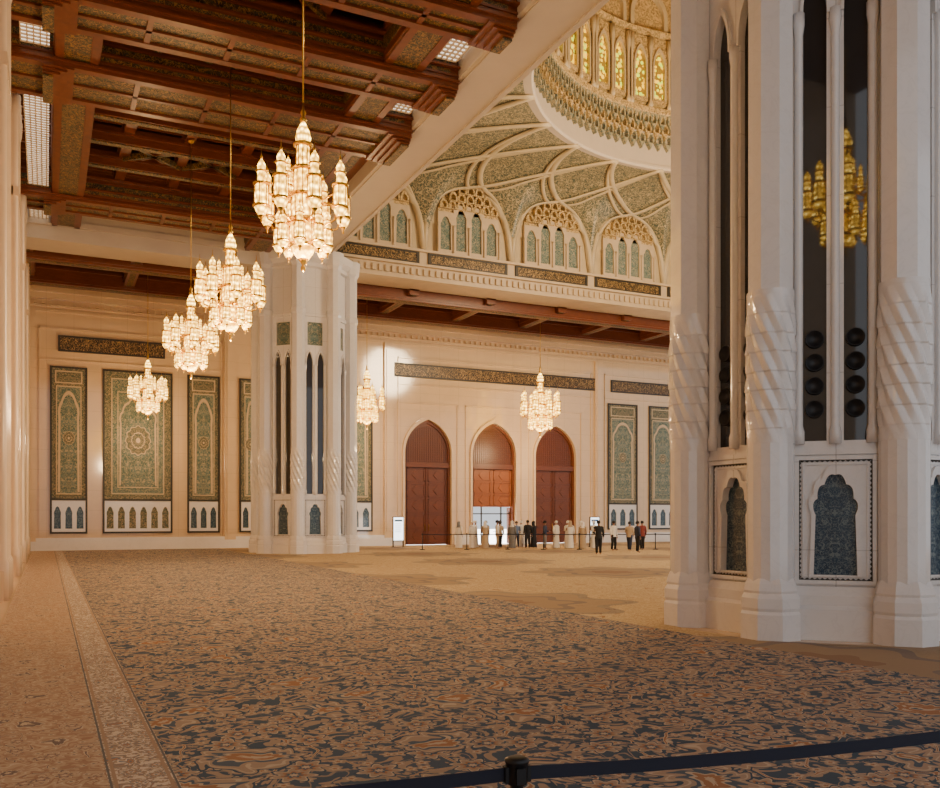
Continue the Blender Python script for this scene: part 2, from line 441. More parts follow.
# ------------------------------------------------------------------ mosaic panels and inscriptions on the far wall
def mosaic(x0, x1, nn, label, wide=False):
    cx = (x0 + x1) / 2; w = x1 - x0; h = w / 2
    root = bpy.data.objects.new('mosaic_panel', None); COL.objects.link(root); root.location = (cx, 57.98, 1.0)
    root['label'] = label; root['category'] = 'wall panel'
    Z0, ZS, Z1 = 0, 2.05, 10.0
    b = MB(); b.plate([rect(-h, h, Z0, Z1), rect(-h + .11, h - .11, Z0 + .11, ZS - .06), rect(-h + .11, h - .11, ZS + .06, Z1 - .11)], -.10, 0)
    b.build('outline_frame', [DARKTRIM], root)
    b = MB(); b.box(-h + .07, h - .07, -.03, 0, ZS + .04, Z1 - .07)
    b.build('tile_border', [GREEN2], root, label='brown and green floral tile border')
    bw = .26 if not wide else .42
    xi = h - .07 - bw
    b = MB()
    if not wide:
        q = 2 * xi - .1
        b.plate([rect(-xi, xi, ZS + .3, Z1 - 1.15), rect(-q / 2, q / 2, ZS + .37, Z1 - 1.22)], -.065, 0)
        o = foil(0, q - .1, ZS + .45, Z1 - 3.0, Z1 - 1.4, 2, .05); i2 = foil(0, q - .34, ZS + .45, Z1 - 3.0, Z1 - 1.62, 2, .05)
        b.plate([o + i2[::-1]], -.06, 0)
        b.plate([rect(-xi - .05, xi + .05, Z1 - 1.0, Z1 - .25), rect(-xi + .02, xi - .02, Z1 - .93, Z1 - .32)], -.06, 0)
    else:
        b.plate([rect(-xi, xi, ZS + .35, Z1 - .5), rect(-xi + .06, xi - .06, ZS + .41, Z1 - .56)], -.065, 0)
        b.plate([rect(-xi + .35, xi - .35, ZS + .75, Z1 - 1.3), rect(-xi + .40, xi - .40, ZS + .80, Z1 - 1.35)], -.06, 0)
        o = foil(0, 2 * xi - .9, ZS + .9, Z1 - 3.2, Z1 - 1.45, 3, .04); i2 = foil(0, 2 * xi - 1.08, ZS + .9, Z1 - 3.2, Z1 - 1.62, 3, .04)
        b.plate([o + i2[::-1]], -.06, 0)
    b.build('carved_surround', [CREAM], root, label='carved cream stone arch surround')
    b = MB(); b.box(-xi, xi, -.045, 0, ZS + .32, Z1 - 1.15 if not wide else Z1 - .52)
    b.build('tile_field', [GREEN], root, label='green mosaic field with scrolling vines')
    b = MB(); mz = (ZS + Z1) / 2 - .3; R = .32 if not wide else .72
    for k, (rr, mi) in enumerate(((1.0, 0), (.94, 1), (.55, 0), (.49, 1), (.18, 0))):
        pts = []
        for i in range(64):
            a = 2 * PI * i / 64; q = R * rr * (1 + .06 * math.cos(12 * a)) ; pts.append((q * math.cos(a), mz + q * math.sin(a) * 1.25))
        b.plate([pts], -.05 - .006 * (k + 1), -.04, mi)
    b.build('medallion', [CREAM, GREEN2], root)
    b = MB(); loops = [rect(-h + .07, h - .07, Z0 + .07, ZS - .04)]; p = (w - .2) / nn
    for i in range(nn):
        c = -h + .1 + p * (i + .5); loops.append(foil(c, p * .62, .3, 1.1, 1.65, 2, .07))
    b.plate(loops, -.07, 0); b.build('niche_screen', [WHITES], root, label='white marble screen pierced with small arches')
    b = MB(); b.box(-h + .1, h - .1, -.02, 0, .1, ZS - .06)
    b.build('niche_tile', [BLUET if nn < 4 else GREEN2], root)
mosaic(.2, 2.25, 3, 'narrow green mosaic wall panel with pointed arch and niches')
mosaic(3.1, 7.15, 6, 'wide green mosaic wall panel with central medallion and niche row', True)
mosaic(8.05, 10.05, 3, 'narrow green mosaic wall panel with pointed arch and niches')
mosaic(11.3, 12.7, 2, 'slim green mosaic wall panel partly behind the pier')
mosaic(17.9, 20.4, 3, 'green mosaic wall panel beside the corner pilaster')
mosaic(40.0, 42.85, 3, 'green mosaic wall panel with pointed arch beside the doors')
mosaic(44.0, 46.8, 3, 'green mosaic wall panel with pointed arch beside the doors')
def inscription(x0, x1):
    b = MB(); b.box(x0, x1, 57.9, 58, 12.0, 12.75)
    r = b.build('inscription_band', [INSC], label='long dark wall band with gold calligraphy', category='inscription')
    b = MB(); b.plate([rect(x0 - .1, x1 + .1, 11.9, 12.85), rect(x0, x1, 12.0, 12.75)], 57.87, 58)
    b.build('frame', [DARKTRIM], r)
inscription(.75, 6.6); inscription(21.9, 38.8); inscription(40.4, 47.3)

# ------------------------------------------------------------------ great piers
AP = 2.25
def pier_meshes(TOP):
    d = {}
    b = MB(); b.lathe([(AP / math.cos(PI / 8) - .22, 0), (AP / math.cos(PI / 8) - .22, TOP)], 8, ph=PI / 8, smooth=False)
    d['core'] = b.mesh('core', [WHITE])
    a = AP / math.cos(PI / 8)
    b = MB(); b.lathe([(a + .22, 0), (a + .22, .5), (a + .14, .56), (a + .14, .72), (a + .05, .86), (a - .1, .86)], 8, ph=PI / 8, smooth=False)
    d['plinth'] = b.mesh('plinth', [WHITEH])
    b = MB(); b.lathe([(a - .1, TOP - .9), (a + .2, TOP - .8), (a + .2, TOP - .6), (a + .5, TOP - .4), (a + .55, TOP)], 8, ph=PI / 8, smooth=False)
    d['capital'] = b.mesh('capital', [WHITES])
    b = MB(); W = .98
    sl = [arch(s * .31, .36, 3.25, 10.3, 11.0, 8, .4) for s in (-1, 1)]
    b.plate([rect(-W, W, .3, TOP), foil(0, .66, 1.05, 2.05, 2.72, 3, .09), rect(-.42, .42, 11.35, 12.6)] + sl, -AP, -AP + .2)
    b.box(-.64, .64, -AP - .05, -AP, 3.02, 3.1); b.box(-.6, .6, -AP - .1, -AP, 12.9, 13.1)
    b.plate([rect(-.62, .62, .90, 3.0), rect(-.555, .555, .965, 2.935)], -AP - .06, -AP)
    b.plate([rect(-.50, .50, 1.02, 2.88), rect(-.475, .475, 1.045, 2.855)], -AP - .03, -AP)
    b.plate([foil(0, .80, .99, 2.08, 2.86, 3, .09) + foil(0, .66, 1.05, 2.05, 2.72, 3, .09)[::-1]], -AP - .05, -AP)
    for s in (-1, 1):
        o1 = arch(s * .31, .46, 10.25, 10.3, 11.12, 8, .4); i1 = arch(s * .31, .36, 10.25, 10.3, 11.0, 8, .4)
        b.plate([o1 + i1[::-1]], -AP - .06, -AP)
    d['face'] = b.mesh('face_panel', [WHITE])
    b = MB(); b.plate([rect(-.553, .553, .967, 2.933), saw(-.545, .545, .975, 2.925, 14, 26, .028)[::-1]], -AP - .012, -AP)
    d['dentil'] = b.mesh('sawtooth_inlay', [DARKTRIM])
    b = MB(); b.lathe([(.095, 3.2), (.095, 3.4), (.07, 3.5), (.065, 9.9), (.095, 10.1), (.095, 10.3)], 10)
    d['mull'] = b.mesh('colonnette', [WHITES])
    b = MB(); b.box(-.55, .55, -AP + .1, -AP + .12, 3.2, 11.1); d['glass'] = b.mesh('slit_glass', [GLASS])
    b = MB(); b.box(-.4, .4, -AP + .09, -AP + .11, .95, 2.9); d['tile'] = b.mesh('niche_tile', [BLUET])
    b = MB(); b.box(-.6, .6, -AP + .09, -AP + .11, 11.3, 12.7); d['tymp'] = b.mesh('tympanum_tile', [GREEN])
    b = MB()
    T = Matrix.Rotation(PI / 2, 4, 'X')
    b.lathe([(.0, -.02), (.10, .0), (.13, .045), (.145, .05), (.15, 0)], 20, T=T)
    d['spk'] = b.mesh('speaker', [BLACK])
    b = MB()
    b.lathe([(.50, 0), (.50, .42), (.47, .47), (.49, .52), (.49, .68), (.44, .76), (.455, .8), (.42, .92), (.385, 1.0)], 8, ph=PI / 8, smooth=False, mi=1)
    b.lathe([(.375, .95), (.375, 3.3)], 16, smooth=False)
    NZ = 100
    prof = [(.39, 3.2 + 2.5 * i / NZ) for i in range(NZ + 1)]
    def tw(a, z):
        q = (z - 3.2) / 2.5
        t = (10 * (a + (z - 3.2) * 1.2) / (2 * PI)) % 1.0
        sh = 1 - abs(2 * t - 1)
        step = (z * 3.2) % 1.0                       # overlapping chevron tiers
        k = min(1, 4 * min(q, 1 - q))
        return (1 - k) * .96 + k * (.875 + .14 * sh + .045 * (1 - step))
    b.lathe(prof, 100, fn=tw, smooth=False)
    b.lathe([(.375, 5.68), (.37, 12.9), (.42, 13.0), (.42, 13.2), (.37, 13.3), (.37, TOP - .9), (.48, TOP - .7), (.55, TOP)], 8, ph=PI / 8, smooth=False)
    d['shaft'] = b.mesh('shaft', [WHITES, WHITEH])
    return d
PM = pier_meshes(16.4)
def pier(x, y, spk, label):
    root = bpy.data.objects.new('pier', None); COL.objects.link(root); root.location = (x, y, 0)
    root['label'] = label; root['category'] = 'column'; root['group'] = 'great octagonal piers'
    put('core', PM['core'], root); put('plinth', PM['plinth'], root); put('capital', PM['capital'], root)
    R = 2.613
    for k in range(8):
        a = PI / 8 + k * PI / 4
        put('shaft', PM['shaft'], root, loc=(R * math.cos(a), R * math.sin(a), 0))
        rz = k * PI / 4
        f = put('face_panel', PM['face'], root, rz=rz)
        for n, key in (('slit_glass', 'glass'), ('niche_tile', 'tile'), ('tympanum_tile', 'tymp'), ('sawtooth_inlay', 'dentil')):
            put(n, PM[key], f)
        for xx in (-.56, 0, .56): put('colonnette', PM['mull'], f, loc=(xx, -AP - .02, 0))
        if spk and k in (7, 6, 0):
            for s in (-1, 1):
                for j in range(4):
                    put('speaker', PM['spk'], f, loc=(s * .31, -AP + .08, 3.78 + j * .385))
pier(13.2, 11.95, True, 'massive white marble octagonal pier with fluted corner shafts and speakers')
pier(13.2, 49.1, False, 'white marble octagonal pier carrying the ceiling beams beside the aisle')

# side engaged piers
b = MB(); b.box(-.98, -.0, -1.3, 1.3, 0, 16.2)
b.box(-.2, .1, -1.45, 1.45, 0, .7)
for y in (-1.15, -.4, .4, 1.15):
    b.lathe([(.2, 0), (.2, .9), (.15, 1.0), (.15, 15.5), (.2, 15.7), (.22, 16.2)], 10, 0.02, y)
b.box(-.1, .17, -1.3, 1.3, 12.8, 13.1)
me = b.mesh('engaged_pier', [WALLL])
for y in (15.5, 25.0, 34.5, 44.5, 54.0):
    put('engaged_pier', me, label='cream marble engaged pier with slim vertical shafts along the side wall', category='column', group='side wall piers', loc=(-1.0, y, 0))

# ------------------------------------------------------------------ ceiling of the side bay
mb = MB(); mb.box(-2.4, 12.2, -6, 48, 18.3, 18.6)
mb.build('ceiling', [WOODD], label='dark coffered timber ceiling of the side bay', category='ceiling', structure=True)
mb = MB(); mb.box(-2, 53, 49.9, 58.6, 16.7, 17.0)
mb.build('ceiling', [WOOD], label='red-brown timber ceiling of the far aisle', category='ceiling', structure=True)
mb = MB(); mb.box(12.2, 53, -6, 12.9, 17.0, 17.3); mb.box(12.15, 12.35, -6, 12, 17.0, 18.6)
mb.build('ceiling', [WOOD], label='timber ceiling of the near aisle', category='ceiling', structure=True)

def xbeam(y0, y1, z0, z1, x0=-2, x1=12.2):
    b = MB()
    b.box(x0, x1, y0, y1, z0 + .12, z1)
    for k, (dz, o) in enumerate(((.12, .10), (.32, .04), (.55, .16), (.9, .08), (1.1, .2))):
        b.box(x0, x1, y0 - o, y1 + o, z0 + dz, z0 + dz + .07)
    b.plate([rect(x0, x1, y0, y1), rect(x0 + .3, x1 - .3, y0 + .28, y1 - .28)], -z0, -z0 - .12, 0, Matrix.Rotation(-PI / 2, 4, 'X'))
    b.box(x0 + .3, x1 - .3, y0 + .28, y1 - .28, z0 + .09, z0 + .12, 1)
    b.box(x0 + .3, x1 - .3, (y0 + y1) / 2 - .07, (y0 + y1) / 2 + .07, z0 + .02, z0 + .1)
    x = x0 + 2.4
    while x < x1 - .5: b.box(x - .08, x + .08, y0 + .2, y1 - .2, z0 + .02, z0 + .1); x += 2.3
    b.box(x0 + .3, x1 - .3, y0 - .05, y0, z0 + .64, z0 + .88, 1); b.box(x0 + .3, x1 - .3, y0 - .02, y0, z0 + .40, z0 + .53, 1)
    for s, xe in ((1, x0 + 1.9), (-1, x1)):
        for k in range(4):
            a, c = (xe, xe + .9 - .2 * k) if s > 0 else (xe - .9 + .2 * k, xe)
            b.box(a, c, y0 + .1 * k, y1 - .1 * k, z0 - .07 * (k + 1), z0 - .07 * k - .012, 1 if k == 3 else 0)
    trim(b, [WOOD, GILT], 'heavy dark timber ceiling beam with gilded painted soffit', 'ceiling beam')
for y0, y1 in ((14.2, 16.2), (22.2, 23.6), (26.2, 28.1), (30.3, 32.9), (43.0, 45.0)):
    xbeam(y0, y1, 16.1, 17.5)
def ybeam(x0, x1, z0, z1, y0=8, y1=47.8):
    b = MB(); b.box(x0, x1, y0, y1, z0 + .05, z1)
    b.box(x0 - .08, x1 + .08, y0, y1, z1 - .3, z1 - .2); b.box(x0 - .05, x1 + .05, y0, y1, z0 + .1, z0 + .2)
    b.box(x0, x0 + .25, y0, y1, z0, z0 + .05); b.box(x1 - .25, x1, y0, y1, z0, z0 + .05)
    b.box(x0 + .25, x1 - .25, y0, y1, z0 + .03, z0 + .05, 1)
    b.box(x1, x1 + .04, y0, y1, z0 + .42, z1 - .5, 1); b.box(x0 - .04, x0, y0, y1, z0 + .42, z1 - .5, 1)
    trim(b, [WOOD, GILT], 'long timber ceiling beam with gilded painted panels', 'ceiling beam')
ybeam(.25, 1.5, 16.3, 17.6); ybeam(9.6, 10.9, 16.3, 17.6)
b = MB(); y = 13.0; k = 0
while y < 47.5:
    b.box(-2, 12.2, y, y + .28, 17.6, 18.3)
    b.box(-2, 12.2, y + .07, y + .21, 17.5, 17.6)
    y += 1.15
for x in (3.0, 5.3, 7.6): b.box(x - .2, x + .2, 12, 47.8, 17.3, 17.9); b.box(x - .28, x + .28, 12, 47.8, 17.5, 17.58)
for y0 in (33.6, 38.0, 23.9, 28.4):
    for s in (-1, 1):
        for xx in (4.1, 6.5):
            T = Matrix.Translation((xx, y0 + 1.2, 17.25)) @ Matrix.Rotation(s * .7, 4, 'Z')
            b.box(-1.5, 1.5, -.07, .07, -.1, .15, 1, T)
            T = Matrix.Translation((xx, y0 + 1.2, 17.25)) @ Matrix.Rotation(s * .7 + PI / 2, 4, 'Z')
            b.box(-.7, .7, -.07, .07, -.1, .1, 0, T)
trim(b, [WOOD, GILT], 'close-set dark timber joists with gilded star lattice', 'ceiling joists')
for y in (35.2, 37.6, 40.2): 
    b = MB(); b.box(1.5, 9.6, y, y + .5, 16.9, 17.5); b.box(1.5, 9.6, y - .1, y + .6, 17.2, 17.3)
    b.box(1.6, 9.5, y + .1, y + .4, 16.86, 16.9, 1)
    trim(b, [WOOD, GILT], 'thinner timber cross beam inside a ceiling coffer', 'ceiling beam')
def grille(x0, x1, y0, y1, z):
    b = MB(); b.box(x0, x1, y0, y1, z + .05, z + .08)
    r = b.build('ceiling_grille', [GRILLE], label='luminous white lattice ceiling grille between beams', category='grille', group='ceiling grilles')
    b = MB(); y = y0
    while y < y1: b.box(x0, x1, y, y + .05, z, z + .05); y += .22
    x = x0
    while x < x1: b.box(x, x + .04, y0, y1, z - .01, z + .05); x += .18
    b.build('lattice', [CREAM], r)
for y0, y1 in ((16.4, 22.0), (23.8, 26.0), (28.3, 30.1), (33.1, 42.8), (45.2, 47.6)):
    grille(-.72, .1, y0, y1, 16.5)
for y0, y1 in ((16.4, 22.0), (23.8, 26.0), (28.3, 30.1)):
    grille(11.1, 12.05, y0, y1, 16.8)
b = MB(); b.box(10.9, 12.2, 33.1, 47.8, 17.0, 17.2); b.box(11.3, 11.8, 33.1, 47.8, 16.95, 17.0, 1)
trim(b, [WOOD, GILT], 'flat timber margin of the ceiling beside the pale beam', 'ceiling margin')

# white beams
b = MB(); b.box(12.2, 14.15, 12, 49, 16.4, 18.6)
b.box(12.05, 12.2, 12, 49, 17.1, 17.4); b.box(12.35, 12.45, 14, 47, 16.34, 16.4); b.box(13.9, 14.0, 14, 47, 16.34, 16.4)
trim(b, [BEAMW], 'broad pale plaster beam joining the two piers', 'beam')
b = MB(); b.box(-2, 12.2, 47.8, 50.0, 15.6, 18.6); b.box(-2, 12.2, 47.7, 47.8, 16.3, 16.6)
trim(b, [BEAMW], 'pale plaster lintel beam crossing the side bay', 'beam')
b = MB(); b.box(12.2, 53, 48.1, 50.2, 15.95, 16.9)
b.box(14, 53, 47.95, 48.1, 15.95, 16.15); b.box(14, 53, 47.85, 48.1, 16.76, 16.9)
x = 14.1
while x < 52: b.box(x, x + .2, 47.98, 48.1, 16.25, 16.62); x += .4
trim(b, [CREAM], 'carved cream lintel edging the domed square', 'beam')

# aisle ceiling timber
for y in (50.4, 55.4):
    b = MB(); b.box(-2, 53, y, y + .9, 15.3, 16.3); b.box(-2, 53, y - .1, y + 1.0, 16.1, 16.2); b.box(-2, 53, y - .06, y + .96, 15.42, 15.5); b.box(-2, 53, y + .25, y + .65, 15.28, 15.3, 1)
    trim(b, [WOOD, GILT], 'long timber beam under the aisle ceiling', 'ceiling beam')
b = MB(); x = -1.2
while x < 52: b.box(x, x + .6, 50, 57.9, 15.6, 16.7); b.box(x - .06, x + .66, 50, 57.9, 15.85, 15.93); b.box(x + .15, x + .45, 50, 57.6, 15.58, 15.6, 1); x += 5.3
y = 50.2
while y < 57.8: b.box(-2, 53, y, y + .2, 16.35, 16.7); y += .8
trim(b, [WOOD, GILT], 'grid of timber joists under the aisle ceiling', 'ceiling joists')

# ------------------------------------------------------------------ domed square
CX, CY, HF, RR, ZR = 31.8, 30.5, 17.6, 12.5, 23.0
def side_T(k): return Matrix.Translation((CX, CY, 0)) @ Matrix.Rotation(k * PI / 2, 4, 'Z')
def zb(s):
    f = ((s + 1) * 3) % 1.0; return 17.8 + 4.3 * (1 - abs(2 * f - 1) ** 2.3) ** .5
def PT(s, v, off=0.0):
    """vault surface: scalloped by the wall arches below, smooth towards the ring"""
    e = v * PI / 2; h = 1 - math.cos(e)
    bx, by = HF * s, HF - off
    a = PI / 2 - PI / 4 * s
    rx, ry = RR * math.cos(a), RR * math.sin(a)
    w = min(1.0, v / .5); w = w * w * (3 - 2 * w)
    z = zb(s) * (1 - w) + (20.6 + (ZR - 20.6) * math.sin(e)) * w
    return (bx + (rx - bx) * h, by + (ry - by) * h, z - off)
names = ['far', 'left', 'near', 'right']
for k in range(4):
    T = side_T(k)
    b = MB(); b.box(-HF - .05, HF + .05, HF + .02, HF + .4, 16.9, 23.4, 0, T)
    b.build('wall_dome_%s' % names[k], [VAULTR], label='upper wall of the domed square behind the arcading', category='wall', structure=True)
    NS, NV = 192, 18
    vs = [PT(-1 + 2 * i / NS, j / NV) for j in range(NV + 1) for i in range(NS + 1)]
    fs = [(j * (NS + 1) + i, j * (NS + 1) + i + 1, (j + 1) * (NS + 1) + i + 1, (j + 1) * (NS + 1) + i) for j in range(NV) for i in range(NS)]
    b = MB(); b.add(vs, fs, 0, T, True)
    b.build('ceiling_vault', [VAULT], label='mosaic-covered vault rising from the square to the dome ring', category='ceiling', structure=True)
    if k > 1: continue
    b = MB()
    # two families of bands crossing on the vault surface: diamond panels
    for i in range(-3, 10):
        s0 = -1 + i / 3
        for sg in (-1, 1):
            pts = []
            for v in range(33):
                ss = s0 + sg * (v / 32) / 2
                if -1.0001 <= ss <= 1.0001: pts.append(PT(max(-1, min(1, ss)), v / 32, .08))
            if len(pts) > 3: b.tube(pts, (.20, .08), 6, 0, T)
            pts = []
            for v in range(6, 33):
                ss = s0 + 1 / 6 + sg * ((v - 6) / 26) / 3
                if -1.0001 <= ss <= 1.0001: pts.append(PT(max(-1, min(1, ss)), v / 32, .07))
            if len(pts) > 3: b.tube(pts, (.14, .06), 6, 0, T)
    for i in range(6):
        pts = [PT(-1 + (i + t / 36) / 3, 0, .10) for t in range(37)]
        b.tube(pts, (.20, .22), 6, 0, T)
    trim(b, [VAULTR], 'interlacing cream stone bands forming lozenges on the vault', 'vault ribs')
    b = MB(); p = 1.02
    for i in range(6):
        c0 = -HF + HF / 3 * (i + .5)
        for q in (-1.5, -.5, .5, 1.5):
            c = c0 + q * p; up = .5 if abs(q) < 1 else 0
            b.plate([rect(c - p / 2, c + p / 2, 17.75, 20.2 + up), foil(c, p * .68, 17.95, 19.2 + up, 19.95 + up, 2, .06)], HF - .22, HF - .02, 0, T)
            b.box(c - p * .34, c + p * .34, HF - .1, HF, 17.9, 20.1 + up, 1, T)
        for q in (-2, -1, 0, 1, 2):
            b.lathe([(.1, 17.75), (.06, 17.9), (.06, 19.2), (.11, 19.4)], 8, c0 + q * p, HF - .27, 0, T=T)
        for r in range(3):
            kk = 7 - 2 * r; ww = .56
            for q in range(kk):
                c = c0 + (q - (kk - 1) / 2) * ww; z = 20.4 + r * .45
                b.plate([arch(c, ww * .96, z, z + .15, z + .58, 5, .3), arch(c, ww * .6, z + .05, z + .15, z + .42, 5, .3)], HF - .3 - .12 * r, HF - .02, 2, T)
        b.box(c0 - 2.0, c0 + 2.0, HF - .1, HF, 20.2, 21.8, 3, T)
    trim(b, [CREAM, GREEN, MUQ, MUQ], 'blind arcade of small pointed green niches with gilded stalactite hoods', 'arcade')
    b = MB()
    b.box(-HF, HF, HF - .3, HF, 17.6, 17.75, 0, T); b.box(-HF, HF, HF - .1, HF + .05, 16.9, 17.6, 0, T)
    trim(b, [CREAM], 'narrow carved ledge above the script panels', 'cornice')
    for i in range(6):
        c0 = -HF + HF / 3 * (i + .5); b = MB()
        b.box(c0 - 2.5, c0 + 2.5, HF - .16, HF - .1, 16.95, 17.55, 0, T)
        r = b.build('calligraphy_frieze', [INSC], label='dark frieze with gold calligraphy below the dome arcade', category='inscription', group='script friezes below the dome')
        b = MB(); b.plate([rect(c0 - 2.65, c0 + 2.65, 16.92, 17.6), rect(c0 - 2.48, c0 + 2.48, 17.0, 17.5)], HF - .2, HF - .1, 0, T)
        b.build('frame', [DARKTRIM], r)
# ring, drum and dome
b = MB()
def ringprof(prof, mi, seg=128): 
    vs = []; fs = []
    for (r, z) in prof:
        for i in range(seg):
            a = 2 * PI * i / seg; vs.append((CX + r * math.cos(a), CY + r * math.sin(a), z))
    for k in range(len(prof) - 1):
        for i in range(seg):
            j = (i + 1) % seg; fs.append((k * seg + i, k * seg + j, (k + 1) * seg + j, (k + 1) * seg + i))
    b.add(vs, fs, mi, None, False)
ringprof([(13.4, 23.05), (12.5, 22.95), (12.4, 23.05), (12.42, 23.2), (12.6, 23.3), (12.75, 24.9), (12.3, 25.0)], 0)
trim(b, [BEAMW], 'broad smooth cream ring at the foot of the dome', 'ring')
b = MB(); ringprof([(12.9, 24.9), (12.75, 25.5), (12.1, 25.9), (12.0, 26.1), (12.0, 26.4), (12.4, 26.45)], 1); NF = 130
for i in range(NF):
    a = 2 * PI * i / NF
    for r0, zc, w, mi in ((12.4, 24.1, .5, 0), (12.2, 24.65, .5, 1), (12.02, 25.1, .46, 0)):
        aa = a + (PI / NF if mi else 0)
        T = Matrix.Translation((CX, CY, 0)) @ Matrix.Rotation(aa - PI / 2, 4, 'Z')
        b.plate([[(-w / 2, zc + .95), (-w / 2, zc + .5), (0, zc), (w / 2, zc + .5), (w / 2, zc + .95)], arch(0, w * .55, zc + .38, zc + .6, zc + .86, 4)], r0, r0 + .3, mi, T)
trim(b, [TEAL, MUQ], 'fringe of small grey and gold stalactite niches around the dome', 'muqarnas band')
b = MB(); ringprof([(12.5, 26.4), (12.5, 30.6), (12.1, 30.7), (12.0, 31.0), (12.4, 31.2)], 1)
ringprof([(12.4, 31.2), (12.4, 34.0), (12.1, 34.1), (12.2, 34.5)], 1)
for i in range(26):
    a = 2 * PI * (i + .3) / 26
    T = Matrix.Translation((CX, CY, 0)) @ Matrix.Rotation(a - PI / 2, 4, 'Z')
    for s in (-1, 1):
        b.plate([rect(s * .66 - .6, s * .66 + .6, 26.7, 30.6), arch(s * .66, .74, 27.0, 28.8, 29.8, 6)], 12.1, 12.5, 1, T)
        b.plate([arch(s * .66, .94, 26.85, 28.8, 30.04, 6) + arch(s * .66, .74, 27.0, 28.8, 29.8, 6)[::-1]], 12.0, 12.1, 0, T)
    for x in (-1.32, 0, 1.32): b.lathe([(.15, 26.4), (.15, 26.6), (.08, 26.8), (.08, 29.4), (.15, 29.8), (.17, 30.5)], 8, x, 11.98, 0, T=T)
    b.plate([arch(0, 2.6, 31.0, 31.9, 33.6, 6), arch(0, 2.1, 31.1, 31.9, 33.2, 6)], 12.1, 12.4, 0, T)
b.build('wall_drum', [VAULTR, MUQ], label='round dome drum with paired arched windows and colonnettes', category='wall', structure=True)
n = 0
for i in range(26):
    a = 2 * PI * (i + .3) / 26
    if not (PI * .3 < a < PI * 1.1): continue
    T = Matrix.Translation((CX, CY, 0)) @ Matrix.Rotation(a - PI / 2, 4, 'Z')
    for s in (-1, 1):
        n += 1; w = MB(); w.plate([arch(s * .66, .76, 26.98, 28.8, 29.82, 6)], 12.22, 12.26, 0, T)
        w.build('window_%d' % n, [STAIN], label='tall arched yellow stained-glass window in the dome drum', category='window', structure=True)
b = MB(); ringprof([(12.3 * math.cos(t * PI / 2 / 12) + .02, 34.4 + 12 * math.sin(t * PI / 2 / 12)) for t in range(13)], 0)
b.build('ceiling_dome', [MUQ], label='gilded inner shell of the dome', category='ceiling', structure=True)

# ------------------------------------------------------------------ chandeliers
b = MB()
def seg(prof, mi): b.lathe(prof, 20, 0, 0, mi)
seg([(.0, 0), (.05, .04), (.06, .1), (.03, .16), (.05, .2), (.12, .3)], 1)
seg([(.12, .3), (.22, .42), (.28, .55)], 0); seg([(.29, .55), (.35, .58), (.35, .63), (.29, .65)], 1)
seg([(.28, .65), (.31, .85), (.28, 1.1)], 0); seg([(.29, 1.1), (.38, 1.13), (.38, 1.19), (.27, 1.21)], 1)
seg([(.25, 1.21), (.26, 1.45), (.24, 1.7)], 0); seg([(.25, 1.7), (.32, 1.73), (.32, 1.78), (.23, 1.8)], 1)
seg([(.20, 1.8), (.20, 2.3)], 0); seg([(.21, 2.3), (.28, 2.33), (.28, 2.38), (.17, 2.4)], 1)
seg([(.14, 2.4), (.14, 2.86)], 0); seg([(.15, 2.86), (.23, 2.88), (.23, 2.93), (.16, 2.95)], 1)
seg([(.15, 2.95), (.18, 3.08), (.13, 3.26), (.05, 3.42)], 0); seg([(.05, 3.42), (.09, 3.48), (.035, 3.56), (.07, 3.64), (.025, 3.74), (.015, 3.9)], 1)
for i in range(10):
    a = 2 * PI * i / 10
    for z0, z1, r in ((.55, 1.15, .33), (1.2, 1.75, .28), (1.8, 2.35, .22), (2.4, 2.9, .16)):
        b.tube([(r * math.cos(a), r * math.sin(a), z0), (r * math.cos(a), r * math.sin(a), z1)], .014, 4, 1)
for i in range(8):
    a = 2 * PI * i / 8
    for z0, z1, r in ((1.15, 1.45, .95), (1.75, 2.0, .9)):
        b.tube([(.2 * math.cos(a), .2 * math.sin(a), z0), (.5 * math.cos(a), .5 * math.sin(a), z0 - .15), (.8 * math.cos(a), .8 * math.sin(a), z0 - .05), (r * math.cos(a), r * math.sin(a), z1)], .024, 6, 1)
ch_core = b.mesh('crown', [CRYS, GOLD])
b = MB()
def seg2(prof, mi): b.lathe(prof, 12, 0, 0, mi)
seg2([(0, 0), (.025, .03), (.018, .08), (.07, .16)], 1); seg2([(.07, .16), (.12, .26), (.14, .34)], 0)
seg2([(.14, .34), (.185, .36), (.185, .39), (.13, .40)], 1); seg2([(.125, .40), (.135, .6), (.125, .83)], 0)
seg2([(.13, .83), (.175, .85), (.175, .88), (.10, .9)], 1); seg2([(.085, .9), (.085, 1.13)], 0)
seg2([(.09, 1.13), (.13, 1.15), (.085, 1.18)], 1); seg2([(.08, 1.18), (.09, 1.26), (.055, 1.36), (.02, 1.42)], 0); seg2([(.02, 1.42), (.03, 1.46), (.01, 1.52), (.005, 1.66)], 1)
for i in range(6):
    a = 2 * PI * i / 6; b.tube([(.145 * math.cos(a), .145 * math.sin(a), .38), (.145 * math.cos(a), .145 * math.sin(a), .86)], .012, 4, 1)
ch_lan = b.mesh('lantern', [CRYS, GOLD])
